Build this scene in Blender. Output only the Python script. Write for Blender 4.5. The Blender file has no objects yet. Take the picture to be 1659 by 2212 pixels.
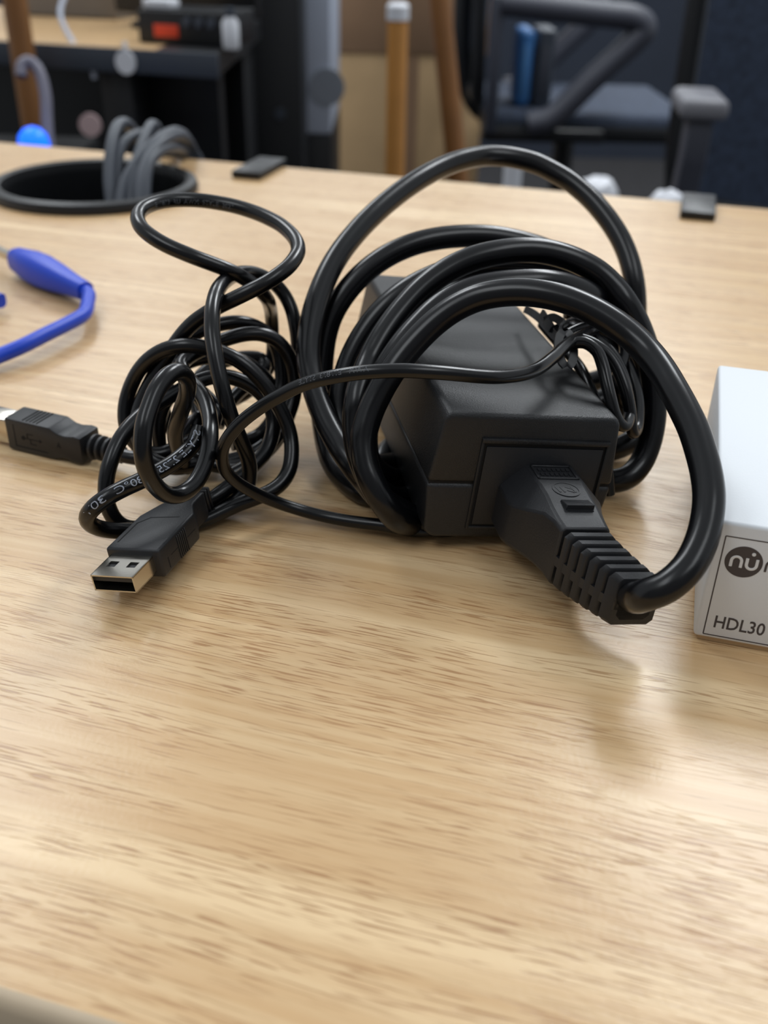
import bpy, bmesh, math, random
from mathutils import Vector, Matrix
random.seed(4)
S = 0.00105                      # one layout unit (about a millimetre) in metres
scene = bpy.context.scene
col = scene.collection

# ------------------------------------------------------------------ camera
PITCH, ROLL, CAM_H, FPX = math.radians(31.0), math.radians(1.45), 142.0, 2150.0
cF = Vector((0, math.cos(PITCH), -math.sin(PITCH)))
cU0 = Vector((0, math.sin(PITCH), math.cos(PITCH)))
cR = Vector((1, 0, 0)) * math.cos(ROLL) + cU0 * math.sin(ROLL)
cU = Vector((-1, 0, 0)) * math.sin(ROLL) + cU0 * math.cos(ROLL)
CAM = Vector((0, 0, CAM_H))
cam = bpy.data.cameras.new('camera')
cam.sensor_fit = 'VERTICAL'; cam.sensor_height = 36.0; cam.lens = FPX / 2212.0 * 36.0
cam.clip_start = 0.005; cam.clip_end = 50
cam.dof.use_dof = True; cam.dof.focus_distance = 236 * S; cam.dof.aperture_fstop = cam.lens / 2.7
cam_ob = bpy.data.objects.new('camera', cam); col.objects.link(cam_ob)
cam_ob.matrix_world = Matrix(((cR.x, cU.x, -cF.x, 0), (cR.y, cU.y, -cF.y, 0), (cR.z, cU.z, -cF.z, CAM_H * S), (0, 0, 0, 1)))
scene.camera = cam_ob

# ------------------------------------------------------------------ light
world = bpy.data.worlds.new('world'); scene.world = world; world.use_nodes = True
world.node_tree.nodes['Background'].inputs['Color'].default_value = (0.90, 0.95, 1.0, 1)
world.node_tree.nodes['Background'].inputs['Strength'].default_value = 0.56
def panel(x, y, w, l, power, rz=0.0, color=(0.93, 0.97, 1.0)):
    li = bpy.data.lights.new('ceiling_or_fill_panel', 'AREA'); li.shape = 'RECTANGLE'
    li.size = w * S; li.size_y = l * S; li.energy = power; li.color = color
    o = bpy.data.objects.new('ceiling_or_fill_panel', li); col.objects.link(o)
    o.location = (x * S, y * S, 1900 * S); o.rotation_euler = (0, 0, math.radians(rz))
panel(960, 1950, 620, 1150, 42, 2)          # the panel mirrored in the desk at lower right
panel(-1150, 1950, 620, 1150, 26, 2)
panel(950, -600, 620, 1150, 9, 2)
panel(-950, -600, 620, 1150, 10, 2)
panel(960, 3900, 620, 1150, 36, 2)
panel(-1150, 3900, 620, 1150, 20, 2)
panel(-100, 7300, 3600, 2600, 62, 2)         # one large unseen area light, added to brighten the far part of the desk
scene.view_settings.view_transform = 'Standard'; scene.view_settings.look = 'None'
scene.view_settings.gamma = 1; scene.view_settings.use_curve_mapping = False
scene.view_settings.exposure = 0.0

# ------------------------------------------------------------------ materials
def lin(c): return tuple(((v / 255) / 12.92 if v / 255 <= 0.04045 else ((v / 255 + 0.055) / 1.055) ** 2.4) for v in c) + (1,)
MATS = {}
def mat(name, rgb, rough=0.5, metal=0.0, bump=0.0, bscale=2500, var=0.0, vscale=60, spec=0.5, coat=0.0, emit=None, sheen=0):
    if name in MATS: return MATS[name]
    m = bpy.data.materials.new(name); m.use_nodes = True; nt = m.node_tree; b = nt.nodes['Principled BSDF']
    b.inputs['Base Color'].default_value = lin(rgb); b.inputs['Roughness'].default_value = rough
    b.inputs['Metallic'].default_value = metal; b.inputs['Specular IOR Level'].default_value = spec
    b.inputs['Coat Weight'].default_value = coat
    tc = nt.nodes.new('ShaderNodeTexCoord')
    if var:
        n = nt.nodes.new('ShaderNodeTexNoise'); n.inputs['Scale'].default_value = vscale; n.inputs['Detail'].default_value = 4
        nt.links.new(tc.outputs['Object'], n.inputs['Vector'])
        r = nt.nodes.new('ShaderNodeMapRange'); r.inputs['From Min'].default_value = 0.3; r.inputs['From Max'].default_value = 0.7
        r.inputs['To Min'].default_value = 1 - var; r.inputs['To Max'].default_value = 1 + var
        nt.links.new(n.outputs['Fac'], r.inputs['Value'])
        mx = nt.nodes.new('ShaderNodeVectorMath'); mx.operation = 'SCALE'; mx.inputs[0].default_value = lin(rgb)[:3]
        nt.links.new(r.outputs['Result'], mx.inputs['Scale']); nt.links.new(mx.outputs['Vector'], b.inputs['Base Color'])
    if bump:
        n = nt.nodes.new('ShaderNodeTexNoise'); n.inputs['Scale'].default_value = bscale; n.inputs['Detail'].default_value = 3
        nt.links.new(tc.outputs['Object'], n.inputs['Vector'])
        bp = nt.nodes.new('ShaderNodeBump'); bp.inputs['Strength'].default_value = bump; bp.inputs['Distance'].default_value = 0.0002
        nt.links.new(n.outputs['Fac'], bp.inputs['Height']); nt.links.new(bp.outputs['Normal'], b.inputs['Normal'])
    if emit:
        b.inputs['Emission Color'].default_value = lin(rgb); b.inputs['Emission Strength'].default_value = emit
    MATS[name] = m; return m
def wood(name, c_mid, c_light, c_pore, rough=0.29):
    m = bpy.data.materials.new(name); m.use_nodes = True; nt = m.node_tree; b = nt.nodes['Principled BSDF']
    N, L = nt.nodes.new, nt.links.new
    tc = N('ShaderNodeTexCoord')
    wv = N('ShaderNodeTexNoise'); wv.inputs['Scale'].default_value = 9; wv.inputs['Detail'].default_value = 1
    L(tc.outputs['Object'], wv.inputs['Vector'])
    sub = N('ShaderNodeVectorMath'); sub.operation = 'MULTIPLY_ADD'
    L(wv.outputs['Color'], sub.inputs[0]); sub.inputs[1].default_value = (0, 0.012, 0); L(tc.outputs['Object'], sub.inputs[2])
    def noise(sx, sy, detail, seed):
        mp = N('ShaderNodeMapping'); mp.inputs['Scale'].default_value = (sx, sy, 1); mp.inputs['Location'].default_value = (seed, seed * 1.7, 0)
        L(sub.outputs[0], mp.inputs['Vector'])
        n = N('ShaderNodeTexNoise'); n.inputs['Scale'].default_value = 1; n.inputs['Detail'].default_value = detail
        L(mp.outputs[0], n.inputs['Vector']); return n.outputs['Fac']
    def ramp(src, a, bb, lo=0.0, hi=1.0):
        r = N('ShaderNodeMapRange'); r.interpolation_type = 'SMOOTHSTEP'
        for k, v in (('From Min', a), ('From Max', bb), ('To Min', lo), ('To Max', hi)): r.inputs[k].default_value = v
        L(src, r.inputs['Value']); return r.outputs['Result']
    def mul(a, bb):
        r = N('ShaderNodeMath'); r.operation = 'MULTIPLY'; L(a, r.inputs[0])
        if isinstance(bb, float): r.inputs[1].default_value = bb
        else: L(bb, r.inputs[1])
        return r.outputs[0]
    def mix(fac, a, bb):
        r = N('ShaderNodeMix'); r.data_type = 'RGBA'; L(fac, r.inputs['Factor'])
        for k, v in (('A', a), ('B', bb)):
            s = [i for i in r.inputs if i.name == k and i.type == 'RGBA'][0]
            if isinstance(v, tuple): s.default_value = v
            else: L(v, s)
        return [o for o in r.outputs if o.type == 'RGBA'][0]
    streak = ramp(noise(5, 260, 3, 3.1), 0.38, 0.66)
    band = ramp(noise(2.5, 75, 2, 7.7), 0.54, 0.70)
    c = mix(mul(streak, 0.55), lin(c_mid), lin(c_light))
    c = mix(mul(band, 0.75), c, lin(tuple(min(255, v + 14) for v in c_light)))
    pores = mul(ramp(noise(88, 2000, 1.0, 1.3), 0.545, 0.63), ramp(noise(10, 95, 1, 9.2), 0.34, 0.58))
    c = mix(mul(pores, 0.72), c, lin(c_pore))
    pores2 = ramp(noise(55, 1250, 1, 21.0), 0.61, 0.69)
    c = mix(mul(pores2, 0.40), c, lin(c_pore))
    L(c, b.inputs['Base Color'])
    cr = N('ShaderNodeTexNoise'); cr.inputs['Scale'].default_value = 900; cr.inputs['Detail'].default_value = 2
    L(tc.outputs['Object'], cr.inputs['Vector'])
    b1 = N('ShaderNodeBump'); b1.inputs['Strength'].default_value = 0.13; b1.inputs['Distance'].default_value = 0.00025; L(cr.outputs['Fac'], b1.inputs['Height'])
    b2 = N('ShaderNodeBump'); b2.inputs['Strength'].default_value = 0.25; b2.inputs['Distance'].default_value = 0.0002; b2.invert = True
    L(pores, b2.inputs['Height']); L(b1.outputs['Normal'], b2.inputs['Normal']); L(b2.outputs['Normal'], b.inputs['Normal'])
    b.inputs['Roughness'].default_value = rough; b.inputs['Specular IOR Level'].default_value = 0.5
    return m
M_WOOD = wood('oak_laminate', (205, 168, 122), (224, 195, 151), (158, 112, 69))
M_EDGE = mat('oak_edge_band', (206, 186, 158), 0.5, var=0.08)
M_PLASTIC = mat('black_textured_plastic', (25, 26, 28), 0.46, bump=0.6, bscale=2600, var=0.12, vscale=900)
M_PLUG = mat('black_moulded_plastic', (27, 28, 31), 0.48, bump=0.25, bscale=1800)
M_GAP = mat('seam_black', (5, 5, 6), 0.8)
M_CORD = mat('black_pvc_cord', (7, 8, 11), 0.25, bump=0.05, bscale=300, spec=0.4)
M_USBCORD = mat('black_pvc_thin_cord', (8, 9, 11), 0.24, bump=0.05, bscale=300, spec=0.4)
M_PRINT = mat('grey_cord_print', (150, 156, 168), 0.6)
M_PRINT_FAINT = mat('dark_grey_cord_print', (84, 87, 92), 0.6)
M_NICKEL = mat('nickel_plate', (205, 200, 190), 0.22, 1.0, bump=0.04, bscale=900)
M_TONGUE = mat('dark_contact_plastic', (44, 44, 46), 0.5)
M_CARD = mat('white_coated_card', (222, 226, 230), 0.55, bump=0.12, bscale=1500)
M_INK = mat('dark_taupe_ink', (72, 66, 66), 0.7)
M_BLUE = mat('blue_rubber', (4, 62, 196), 0.42)
M_GREYCORD = mat('grey_pvc_cord', (66, 71, 80), 0.5)
M_BLACK = mat('black_plastic_smooth', (12, 14, 18), 0.45)
M_MATT = mat('matt_black_plastic', (12, 13, 15), 0.85, spec=0.2)
M_CHAIR = mat('dark_chair_plastic', (52, 55, 66), 0.5)
M_CHAIRARM = mat('grey_chair_plastic', (64, 66, 76), 0.5)
M_MESH = mat('blue_grey_mesh_fabric', (50, 60, 78), 0.8, bump=0.4, bscale=500, var=0.35, vscale=90)
M_KRAFT = mat('kraft_cardboard', (198, 166, 124), 0.85, var=0.07, vscale=9)
M_KRAFT2 = mat('darker_kraft_cardboard', (158, 126, 98), 0.85, var=0.07, vscale=9)
M_POST = mat('varnished_wood', (190, 132, 66), 0.5, var=0.12, vscale=12)
M_POST2 = mat('brown_varnished_wood', (132, 88, 46), 0.5, var=0.12, vscale=12)
M_WHITE = mat('white_plastic', (214, 216, 222), 0.5)
M_STEEL = mat('grey_painted_steel', (176, 184, 200), 0.5)
M_DARKSTEEL = mat('dark_grey_painted_steel', (58, 64, 74), 0.45)
M_FLOOR = mat('dark_carpet', (30, 29, 31), 0.95, var=0.25, vscale=40)
M_WALL = mat('dark_blue_grey_partition', (36, 43, 56), 0.9, var=0.1, vscale=3)
M_RED = mat('orange_red_plastic', (214, 66, 34), 0.5)
M_GLOW = mat('lit_blue_plastic', (0, 100, 255), 0.4, emit=1.5)
M_CLEARBLUE = mat('blue_folder_plastic', (52, 104, 160), 0.45)
M_STEELBLUE = mat('pale_blue_label', (74, 124, 172), 0.5)
M_TIE = mat('black_twist_tie', (20, 21, 24), 0.35)

# ------------------------------------------------------------------ mesh helpers (all lengths in layout units)
class MB:
    def __init__(s): s.bm = bmesh.new()
    def box(s, x0, x1, y0, y1, z0, z1, bev=0.0, seg=2, m=None):
        b2 = bmesh.new(); bmesh.ops.create_cube(b2, size=1)
        for v in b2.verts: v.co = Vector(((x0 + x1) / 2 + v.co.x * (x1 - x0), (y0 + y1) / 2 + v.co.y * (y1 - y0), (z0 + z1) / 2 + v.co.z * (z1 - z0)))
        if bev: bmesh.ops.bevel(b2, geom=list(b2.edges), offset=bev, segments=seg, affect='EDGES', profile=0.5)
        return s.take(b2, m)
    def take(s, b2, m=None):
        if m is not None: bmesh.ops.transform(b2, matrix=m, verts=b2.verts)
        vm = [s.bm.verts.new(v.co) for v in b2.verts]
        b2.verts.index_update()
        for f in b2.faces:
            try: s.bm.faces.new([vm[v.index] for v in f.verts])
            except ValueError: pass
        b2.free(); return s
    def prism(s, poly, axis, a, b, bev=0.0, seg=2, m=None):
        """polygon of (p, q) pairs extruded along axis: 'x' -> (y,z), 'y' -> (x,z), 'z' -> (x,y)"""
        def pt(p, q, t): return {'x': (t, p, q), 'y': (p, t, q), 'z': (p, q, t)}[axis]
        b2 = bmesh.new(); A = [b2.verts.new(pt(p, q, a)) for p, q in poly]; B = [b2.verts.new(pt(p, q, b)) for p, q in poly]
        n = len(poly); b2.faces.new(A); b2.faces.new(B[::-1])
        for i in range(n): b2.faces.new((A[i], B[i], B[(i + 1) % n], A[(i + 1) % n]))
        bmesh.ops.recalc_face_normals(b2, faces=b2.faces)
        if bev: bmesh.ops.bevel(b2, geom=list(b2.edges), offset=bev, segments=seg, affect='EDGES', profile=0.5)
        return s.take(b2, m)
    def loft(s, rings, cap=True):
        R = [[s.bm.verts.new(p) for p in r] for r in rings]; n = len(R[0])
        for a, b in zip(R, R[1:]):
            for i in range(n): s.bm.faces.new((a[i], a[(i + 1) % n], b[(i + 1) % n], b[i]))
        if cap: s.bm.faces.new(R[0][::-1]); s.bm.faces.new(R[-1])
        return s
    def tube(s, pts, r, n=14, cap=True):
        pts = [Vector(p) for p in pts]; rs = r if isinstance(r, (list, tuple)) else [r] * len(pts)
        T = []
        for i in range(len(pts)):
            T.append((pts[min(i + 1, len(pts) - 1)] - pts[max(i - 1, 0)]).normalized())
        nv = T[0].orthogonal().normalized(); rings = []
        for i, p in enumerate(pts):
            nv = (nv - T[i] * nv.dot(T[i])).normalized(); bv = T[i].cross(nv)
            rings.append([p + (nv * math.cos(2 * math.pi * k / n) + bv * math.sin(2 * math.pi * k / n)) * rs[i] for k in range(n)])
        return s.loft(rings, cap)
    def lathe(s, prof, c=(0, 0, 0), n=48, closed=False):
        rings = [[Vector((c[0] + r * math.cos(2 * math.pi * k / n), c[1] + r * math.sin(2 * math.pi * k / n), c[2] + z)) for k in range(n)] for r, z in prof]
        if closed: rings.append(rings[0])
        return s.loft(rings, cap=False)
    def disc(s, c, r, axis, t, n=40):
        b2 = bmesh.new(); bmesh.ops.create_cone(b2, cap_ends=True, segments=n, radius1=r, radius2=r, depth=t)
        rot = {'z': Matrix(), 'y': Matrix.Rotation(math.pi / 2, 4, 'X'), 'x': Matrix.Rotation(math.pi / 2, 4, 'Y')}[axis]
        return s.take(b2, Matrix.Translation(c) @ rot)
    def build(s, name, material, parent=None, smooth=True, weld=False):
        bm = s.bm
        if weld: bmesh.ops.remove_doubles(bm, verts=bm.verts, dist=1e-4)
        bmesh.ops.recalc_face_normals(bm, faces=bm.faces)
        for v in bm.verts: v.co *= S
        me = bpy.data.meshes.new(name); bm.to_mesh(me); bm.free()
        return link(name, me, material, parent, smooth)
def link(name, me, material, parent=None, smooth=True):
    if smooth:
        me.shade_smooth()
        try: me.set_sharp_from_angle(angle=math.radians(38))
        except Exception: pass
    o = bpy.data.objects.new(name, me); col.objects.link(o); me.materials.append(material)
    if parent is not None: o.parent = parent
    return o
def tag(o, label, cat, group=None):
    o['label'] = label; o['category'] = cat
    if group: o['group'] = group
    return o
def thing(name, label, cat, m=None, group=None):
    o = bpy.data.objects.new(name, None); col.objects.link(o); o.empty_display_size = 0.01
    m = m or Matrix(); t = m.to_translation() * S
    mm = m.to_3x3().to_4x4(); mm.translation = t; o.matrix_world = mm
    return tag(o, label, cat, group)
def frame(o, x, y, z):
    m = Matrix(((x[0], y[0], z[0], 0), (x[1], y[1], z[1], 0), (x[2], y[2], z[2], 0), (0, 0, 0, 1))); m.translation = Vector(o); return m
def catmull(pts, per=6):
    p = [Vector(a) for a in pts]; p = [2 * p[0] - p[1]] + p + [2 * p[-1] - p[-2]]; out = []
    for i in range(1, len(p) - 2):
        a, b, c, d = p[i - 1:i + 3]
        for k in range(per):
            t = k / per
            out.append(0.5 * ((2 * b) + (c - a) * t + (2 * a - 5 * b + 4 * c - d) * t * t + (3 * b - a - 3 * c + d) * t ** 3))
    out.append(p[-2]); return out
def hit(u, v, z):
    k = cF + cR * ((u - 829.5) / FPX) - cU * ((v - 1106) / FPX); return CAM + k * ((z - CAM_H) / k.z)
def at(u, v, d): return CAM + (cF + cR * ((u - 829.5) / FPX) - cU * ((v - 1106) / FPX)) * d
PATHS = {   # centre lines in tenths of a millimetre
    'power': '505,1880,132 540,1834,129 548,1782,150 543,1732,182 545,1689,219 583,1679,249 626,1703,280 657,1744,310 678,1791,340 690,1840,372 693,1893,401 690,1946,427 683,2000,453 670,2053,478 655,2106,501 640,2160,521 619,2213,541 586,2256,565 543,2289,589 494,2319,609 442,2344,623 387,2365,630 330,2384,629 273,2398,620 218,2407,603 165,2408,575 118,2399,541 76,2382,503 38,2359,463 5,2333,421 -23,2311,374 -45,2284,327 -57,2252,279 -51,2218,232 -30,2188,188 -0,2174,139 37,2188,84 86,2254,36 134,2289,36 184,2322,36 235,2353,36 287,2384,36 337,2416,36 385,2451,36 429,2492,36 476,2528,36 529,2532,36 584,2511,40 637,2485,47 689,2484,63 728,2515,91 751,2546,136 761,2571,188 761,2594,244 754,2616,298 739,2634,354 718,2648,408 691,2661,460 657,2671,509 621,2698,547 577,2717,580 524,2723,606 468,2726,624 409,2726,634 350,2715,637 292,2700,633 235,2685,623 180,2667,605 130,2643,581 85,2615,552 45,2582,518 10,2546,483 -21,2506,446 -47,2463,407 -66,2403,373 -78,2359,332 -81,2333,281 -73,2303,232 -54,2268,189 -26,2246,146 16,2322,71 63,2367,42 111,2401,36 158,2437,36 206,2473,36 255,2508,36 305,2541,36 355,2574,36 407,2605,36 461,2631,36 516,2645,36 577,2663,36 639,2679,39 701,2695,47 754,2718,69 778,2753,112 778,2781,166 766,2779,231 747,2779,293 720,2769,352 688,2760,404 651,2743,449 611,2720,487 561,2674,526 512,2646,554 459,2622,574 402,2606,585 343,2595,586 284,2583,583 226,2568,574 172,2545,557 123,2516,533 81,2484,501 43,2448,467 10,2412,429 -17,2391,385 -37,2431,313 -50,2438,251 -56,2428,192 -47,2401,143 -13,2397,101 32,2446,55 79,2477,38 125,2515,36 171,2553,36 218,2591,36 265,2627,36 313,2663,36 362,2699,36 412,2731,36 465,2759,36 519,2779,39 577,2801,45 635,2822,52 694,2844,62 751,2871,78 789,2904,112 796,2939,160 792,2975,207 777,2981,263 744,2941,332 708,2920,388 664,2894,439 615,2870,482 561,2851,515 504,2837,539 445,2826,555 386,2815,565 327,2805,570 267,2797,570 208,2787,564 152,2773,550 98,2756,531 47,2736,507 1,2714,476 -39,2692,438 -73,2667,395 -100,2640,349 -119,2611,300 -130,2580,250 -128,2546,200 -113,2505,158 -88,2460,124 -50,2448,99 -11,2477,83 29,2558,48 71,2600,39 114,2642,36 157,2683,36 201,2724,36 247,2763,36 293,2801,36 341,2837,36 390,2871,36 442,2899,36 496,2917,40 553,2937,47 610,2955,56 666,2972,66 722,2990,81 773,3009,104 800,3033,147 795,3054,201 780,3071,257 760,3085,311 731,3095,362 692,3102,407 648,3107,447 597,3108,479 543,3107,505 488,3104,528 431,3100,546 373,3093,560 315,3084,570 256,3071,575 198,3056,576 141,3039,573 85,3019,565 31,2998,550 -20,2976,528 -67,2952,499 -108,2927,465 -144,2901,424 -172,2874,379 -189,2849,328 -197,2823,274 -200,2795,221 -199,2764,170 -194,2728,123 -185,2685,84 -174,2634,61 -160,2580,50 -140,2527,42 -113,2479,38 -82,2433,36 -46,2400,36 -21,2427,36 -16,2477,37 -14,2537,36 -9,2573,44 0,2632,41 21,2687,38 53,2738,36 91,2784,36 132,2828,36 173,2871,36 215,2914,36 256,2958,36 299,3000,36 345,3038,36 395,3070,36 449,3087,38 506,3107,42 564,3123,47 622,3137,54 680,3150,62 738,3162,75 792,3174,96 830,3185,137 836,3192,194 830,3198,253 824,3206,312 815,3222,369 804,3252,418 790,3291,461 770,3332,501 745,3373,536 715,3413,569 682,3453,599 644,3491,626 601,3524,651 552,3551,672 500,3572,691 442,3584,703 383,3584,711 325,3572,714 272,3545,712 224,3510,707 179,3471,699 139,3428,690 102,3382,680 66,3335,668 31,3288,654 -2,3241,639 -34,3193,623 -65,3144,605 -95,3096,585 -123,3047,563 -149,2998,540 -172,2949,514 -191,2899,486 -207,2848,455 -219,2798,423 -227,2748,388 -230,2698,351 -225,2648,314 -211,2597,279 -192,2545,247 -169,2493,218 -142,2442,192 -113,2388,171 -82,2347,147 -50,2323,117 -15,2258,111 29,2245,83 83,2253,51 140,2244,39 194,2259,36 230,2304,36 253,2359,36 269,2417,36 282,2476,36 292,2535,36 299,2594,36 305,2654,36 308,2714,36 308,2774,36 304,2834,36 295,2893,36 279,2951,36 259,3007,36 237,3063,36 214,3118,36 192,3174,38 171,3230,40',
    'dc': '607,2713,426 590,2686,430 569,2642,440 549,2603,448 530,2572,453 511,2535,459 490,2490,468 468,2441,477 450,2400,483 432,2360,487 414,2320,490 394,2281,493 373,2242,495 349,2205,498 319,2172,502 285,2144,508 248,2120,515 208,2103,523 166,2089,532 124,2077,540 80,2068,546 36,2063,549 -9,2062,547 -53,2066,541 -96,2073,531 -137,2085,517 -175,2101,499 -211,2116,478 -246,2128,453 -281,2138,427 -315,2145,399 -347,2150,369 -375,2153,335 -396,2159,297 -404,2174,256 -402,2193,215 -388,2214,178 -367,2236,144 -340,2255,114 -309,2272,87 -273,2284,64 -232,2288,47 -189,2285,36 -145,2276,31 -102,2263,31 -58,2250,33 -14,2238,36 29,2226,37 71,2227,27 113,2227,26 154,2245,25 192,2268,23 230,2293,22 256,2308,21',
    'dcb1': '471,2462,468 511,2458,474 542,2438,459 555,2406,433 563,2374,402 573,2346,368 586,2327,331 608,2329,300 629,2357,292 643,2405,300 646,2450,320 642,2487,346 633,2524,372 619,2560,396 597,2595,414 572,2630,424 550,2669,425 531,2713,420 525,2731,416',
    'dcb2': '497,2534,459 539,2520,452 574,2500,437 601,2474,412 619,2446,382 633,2420,348 643,2401,309 650,2391,270 664,2407,241 681,2445,235 691,2485,252 695,2523,277 693,2562,302 685,2600,327 674,2637,353 657,2676,374 638,2719,386 614,2762,391 584,2804,388 558,2868,374',
    'dcb3': '488,2588,446 518,2621,447 551,2646,446 589,2656,441 631,2660,426 660,2646,403 661,2616,380 645,2582,361 633,2549,339 638,2533,305 658,2540,266 682,2560,229 707,2590,202 728,2630,203 740,2672,224 744,2715,250 744,2767,273 739,2821,294 721,2846,322 700,2872,344 674,2902,360 643,2935,368 599,2935,377 552,2927,383 537,2925,385',
    'dcb4': '476,2671,428 504,2723,419 534,2780,408 564,2832,397 594,2871,391 624,2896,388 659,2927,376 700,2972,345 740,3003,305 765,2994,269 771,2940,249 774,2886,229 779,2836,207 774,2767,193 766,2712,174 756,2666,152 748,2636,137',
    'dcb5': '469,2903,357 483,2862,350 498,2820,343 511,2778,337 525,2736,332 537,2693,329 548,2650,323 556,2607,314 563,2565,303 570,2523,290 576,2481,276 581,2442,256 585,2406,230 589,2374,200 593,2349,164 599,2335,123 604,2329,94',
    'dcb6': '501,2889,254 514,2847,253 528,2805,253 540,2762,253 552,2719,252 562,2676,250 572,2632,248 580,2589,243 587,2546,234 594,2504,222 598,2463,205 601,2428,179 602,2400,145 602,2375,108 601,2359,84',
    'dcb7': '491,2847,195 501,2802,199 510,2758,203 519,2714,205 529,2669,205 537,2625,202 546,2581,197 553,2538,186 560,2498,166 565,2460,141 570,2425,113 574,2392,82 576,2363,48 577,2354,36',
    'usbA': '-498,2280,72 -470,2298,62 -439,2329,71 -410,2365,81 -382,2399,92 -358,2435,105 -337,2473,119 -324,2509,141 -319,2541,171 -327,2564,208 -349,2575,243 -381,2577,273 -418,2572,295 -458,2561,308 -496,2543,310 -532,2513,306 -566,2486,294 -596,2448,287 -623,2408,280 -649,2369,271 -671,2329,257 -688,2290,238 -700,2254,212 -710,2226,179 -713,2204,141 -709,2190,100 -694,2188,60 -668,2198,32 -630,2214,22 -590,2232,22 -549,2253,23 -509,2274,22 -469,2297,23 -429,2318,30 -394,2337,49 -371,2348,83 -364,2350,126 -366,2341,170 -374,2328,212 -385,2318,254 -398,2315,297 -410,2321,340 -422,2336,381 -433,2358,418 -443,2383,454 -451,2413,485 -456,2449,511 -459,2489,530 -460,2532,542 -460,2581,547 -458,2630,546 -456,2681,540 -452,2732,533 -445,2773,528 -436,2814,521 -423,2853,511 -403,2888,498 -375,2915,478 -345,2930,451 -318,2930,417 -298,2912,382 -286,2891,345 -279,2877,304 -277,2865,261 -278,2846,220 -280,2821,183 -284,2790,151 -291,2753,124 -300,2715,102 -311,2676,83 -328,2637,68 -349,2600,56 -376,2566,48 -409,2537,44 -447,2515,47 -488,2504,57 -530,2503,73 -544,2503,79',
    'usbB': '-592,2635,115 -570,2667,118 -548,2698,121 -525,2735,122 -499,2773,123 -470,2808,125 -440,2842,131 -411,2874,146 -386,2904,170 -368,2926,203 -361,2935,245 -361,2935,291 -360,2925,336 -359,2903,376 -358,2869,407 -357,2831,433 -360,2794,460 -372,2762,490 -391,2734,519 -417,2709,547 -451,2694,569 -490,2688,586 -532,2683,603 -573,2689,617 -614,2702,630 -651,2720,644 -683,2746,658 -704,2782,669 -714,2824,676 -712,2868,682 -697,2909,685 -671,2944,687 -636,2971,686 -595,2989,683 -552,2996,679 -507,2993,674 -464,2983,669 -423,2966,663 -385,2943,657 -351,2915,651 -320,2883,645 -295,2847,638 -275,2809,631 -261,2768,623 -256,2726,614 -262,2684,606 -277,2645,595 -301,2612,583 -334,2588,567 -372,2574,550 -413,2569,530 -453,2568,510 -491,2569,487 -526,2572,461 -557,2575,430 -585,2576,395 -611,2572,359 -637,2562,323 -659,2547,287 -678,2529,251 -691,2507,214 -694,2482,178 -683,2458,143 -658,2439,115 -621,2432,95 -578,2435,88 -535,2445,92 -520,2450,93',
    'usbC': '-473,2263,298 -481,2236,269 -503,2202,252 -530,2167,241 -559,2133,235 -590,2100,230 -624,2070,225 -659,2045,214 -692,2035,191 -715,2046,159 -722,2069,125 -711,2095,94 -684,2119,72 -650,2143,57 -615,2167,44 -581,2190,33 -543,2211,28 -503,2231,29 -464,2251,35 -427,2274,45 -390,2296,54 -351,2316,61 -312,2337,70 -281,2365,84 -263,2400,106 -259,2434,135 -263,2464,168 -275,2485,205 -294,2497,244 -316,2506,281 -343,2513,317 -374,2520,348 -410,2526,373 -451,2532,390 -493,2531,403 -537,2530,409 -580,2533,402 -619,2540,385 -655,2546,359 -685,2552,326 -708,2553,289 -726,2547,248 -734,2531,208 -730,2513,168 -711,2499,132 -680,2492,103 -641,2497,93 -605,2523,98 -579,2567,110 -561,2612,129 -550,2643,142',
    'usbD': '-559,2473,64 -559,2424,114 -560,2392,154 -558,2363,191 -553,2334,229 -544,2307,266 -530,2283,303 -515,2259,340 -500,2236,376 -485,2212,412 -476,2186,448 -474,2157,482 -484,2124,507 -501,2086,509 -517,2048,493 -528,2014,467 -536,1982,437 -539,1961,399 -538,1956,356 -532,1966,314 -522,1986,275 -508,2013,243 -487,2045,225 -463,2080,228 -447,2118,244 -439,2157,263 -437,2196,281 -440,2234,297 -448,2283,304 -460,2331,310 -475,2377,315 -494,2422,318 -516,2466,319 -544,2520,316 -567,2559,320 -575,2593,328 -560,2627,338 -528,2651,350 -489,2668,364 -448,2681,376 -406,2695,382 -365,2709,377 -328,2719,358 -299,2721,326 -280,2716,286 -272,2705,244 -272,2687,204 -281,2661,169 -296,2631,139 -314,2599,113 -336,2566,92 -361,2533,75 -390,2502,62 -423,2473,53 -446,2454,48',
    'usbE': '-815,2585,52 -775,2565,51 -734,2548,51 -691,2542,54 -648,2543,65 -607,2531,89 -568,2506,121 -536,2491,145 -506,2475,171 -481,2474,201 -473,2499,227 -490,2537,239 -517,2574,245 -547,2606,255 -578,2634,274 -608,2655,297 -618,2677,325 -596,2701,351 -561,2721,369 -523,2742,381 -483,2763,386 -443,2782,384 -406,2802,370 -373,2818,346 -346,2826,313 -330,2819,273 -322,2802,233 -320,2779,194 -325,2751,159 -334,2720,128 -351,2691,100 -380,2676,72 -418,2656,60 -459,2635,58',
    'usbF': '-531,2652,47 -548,2690,72 -565,2725,99 -580,2755,128 -587,2786,158 -580,2817,185 -555,2846,204 -520,2869,218 -479,2884,227 -436,2895,229 -397,2900,223 -382,2879,206 -397,2845,189 -423,2812,176 -450,2780,163 -473,2747,145 -490,2714,121 -505,2681,95',
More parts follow.
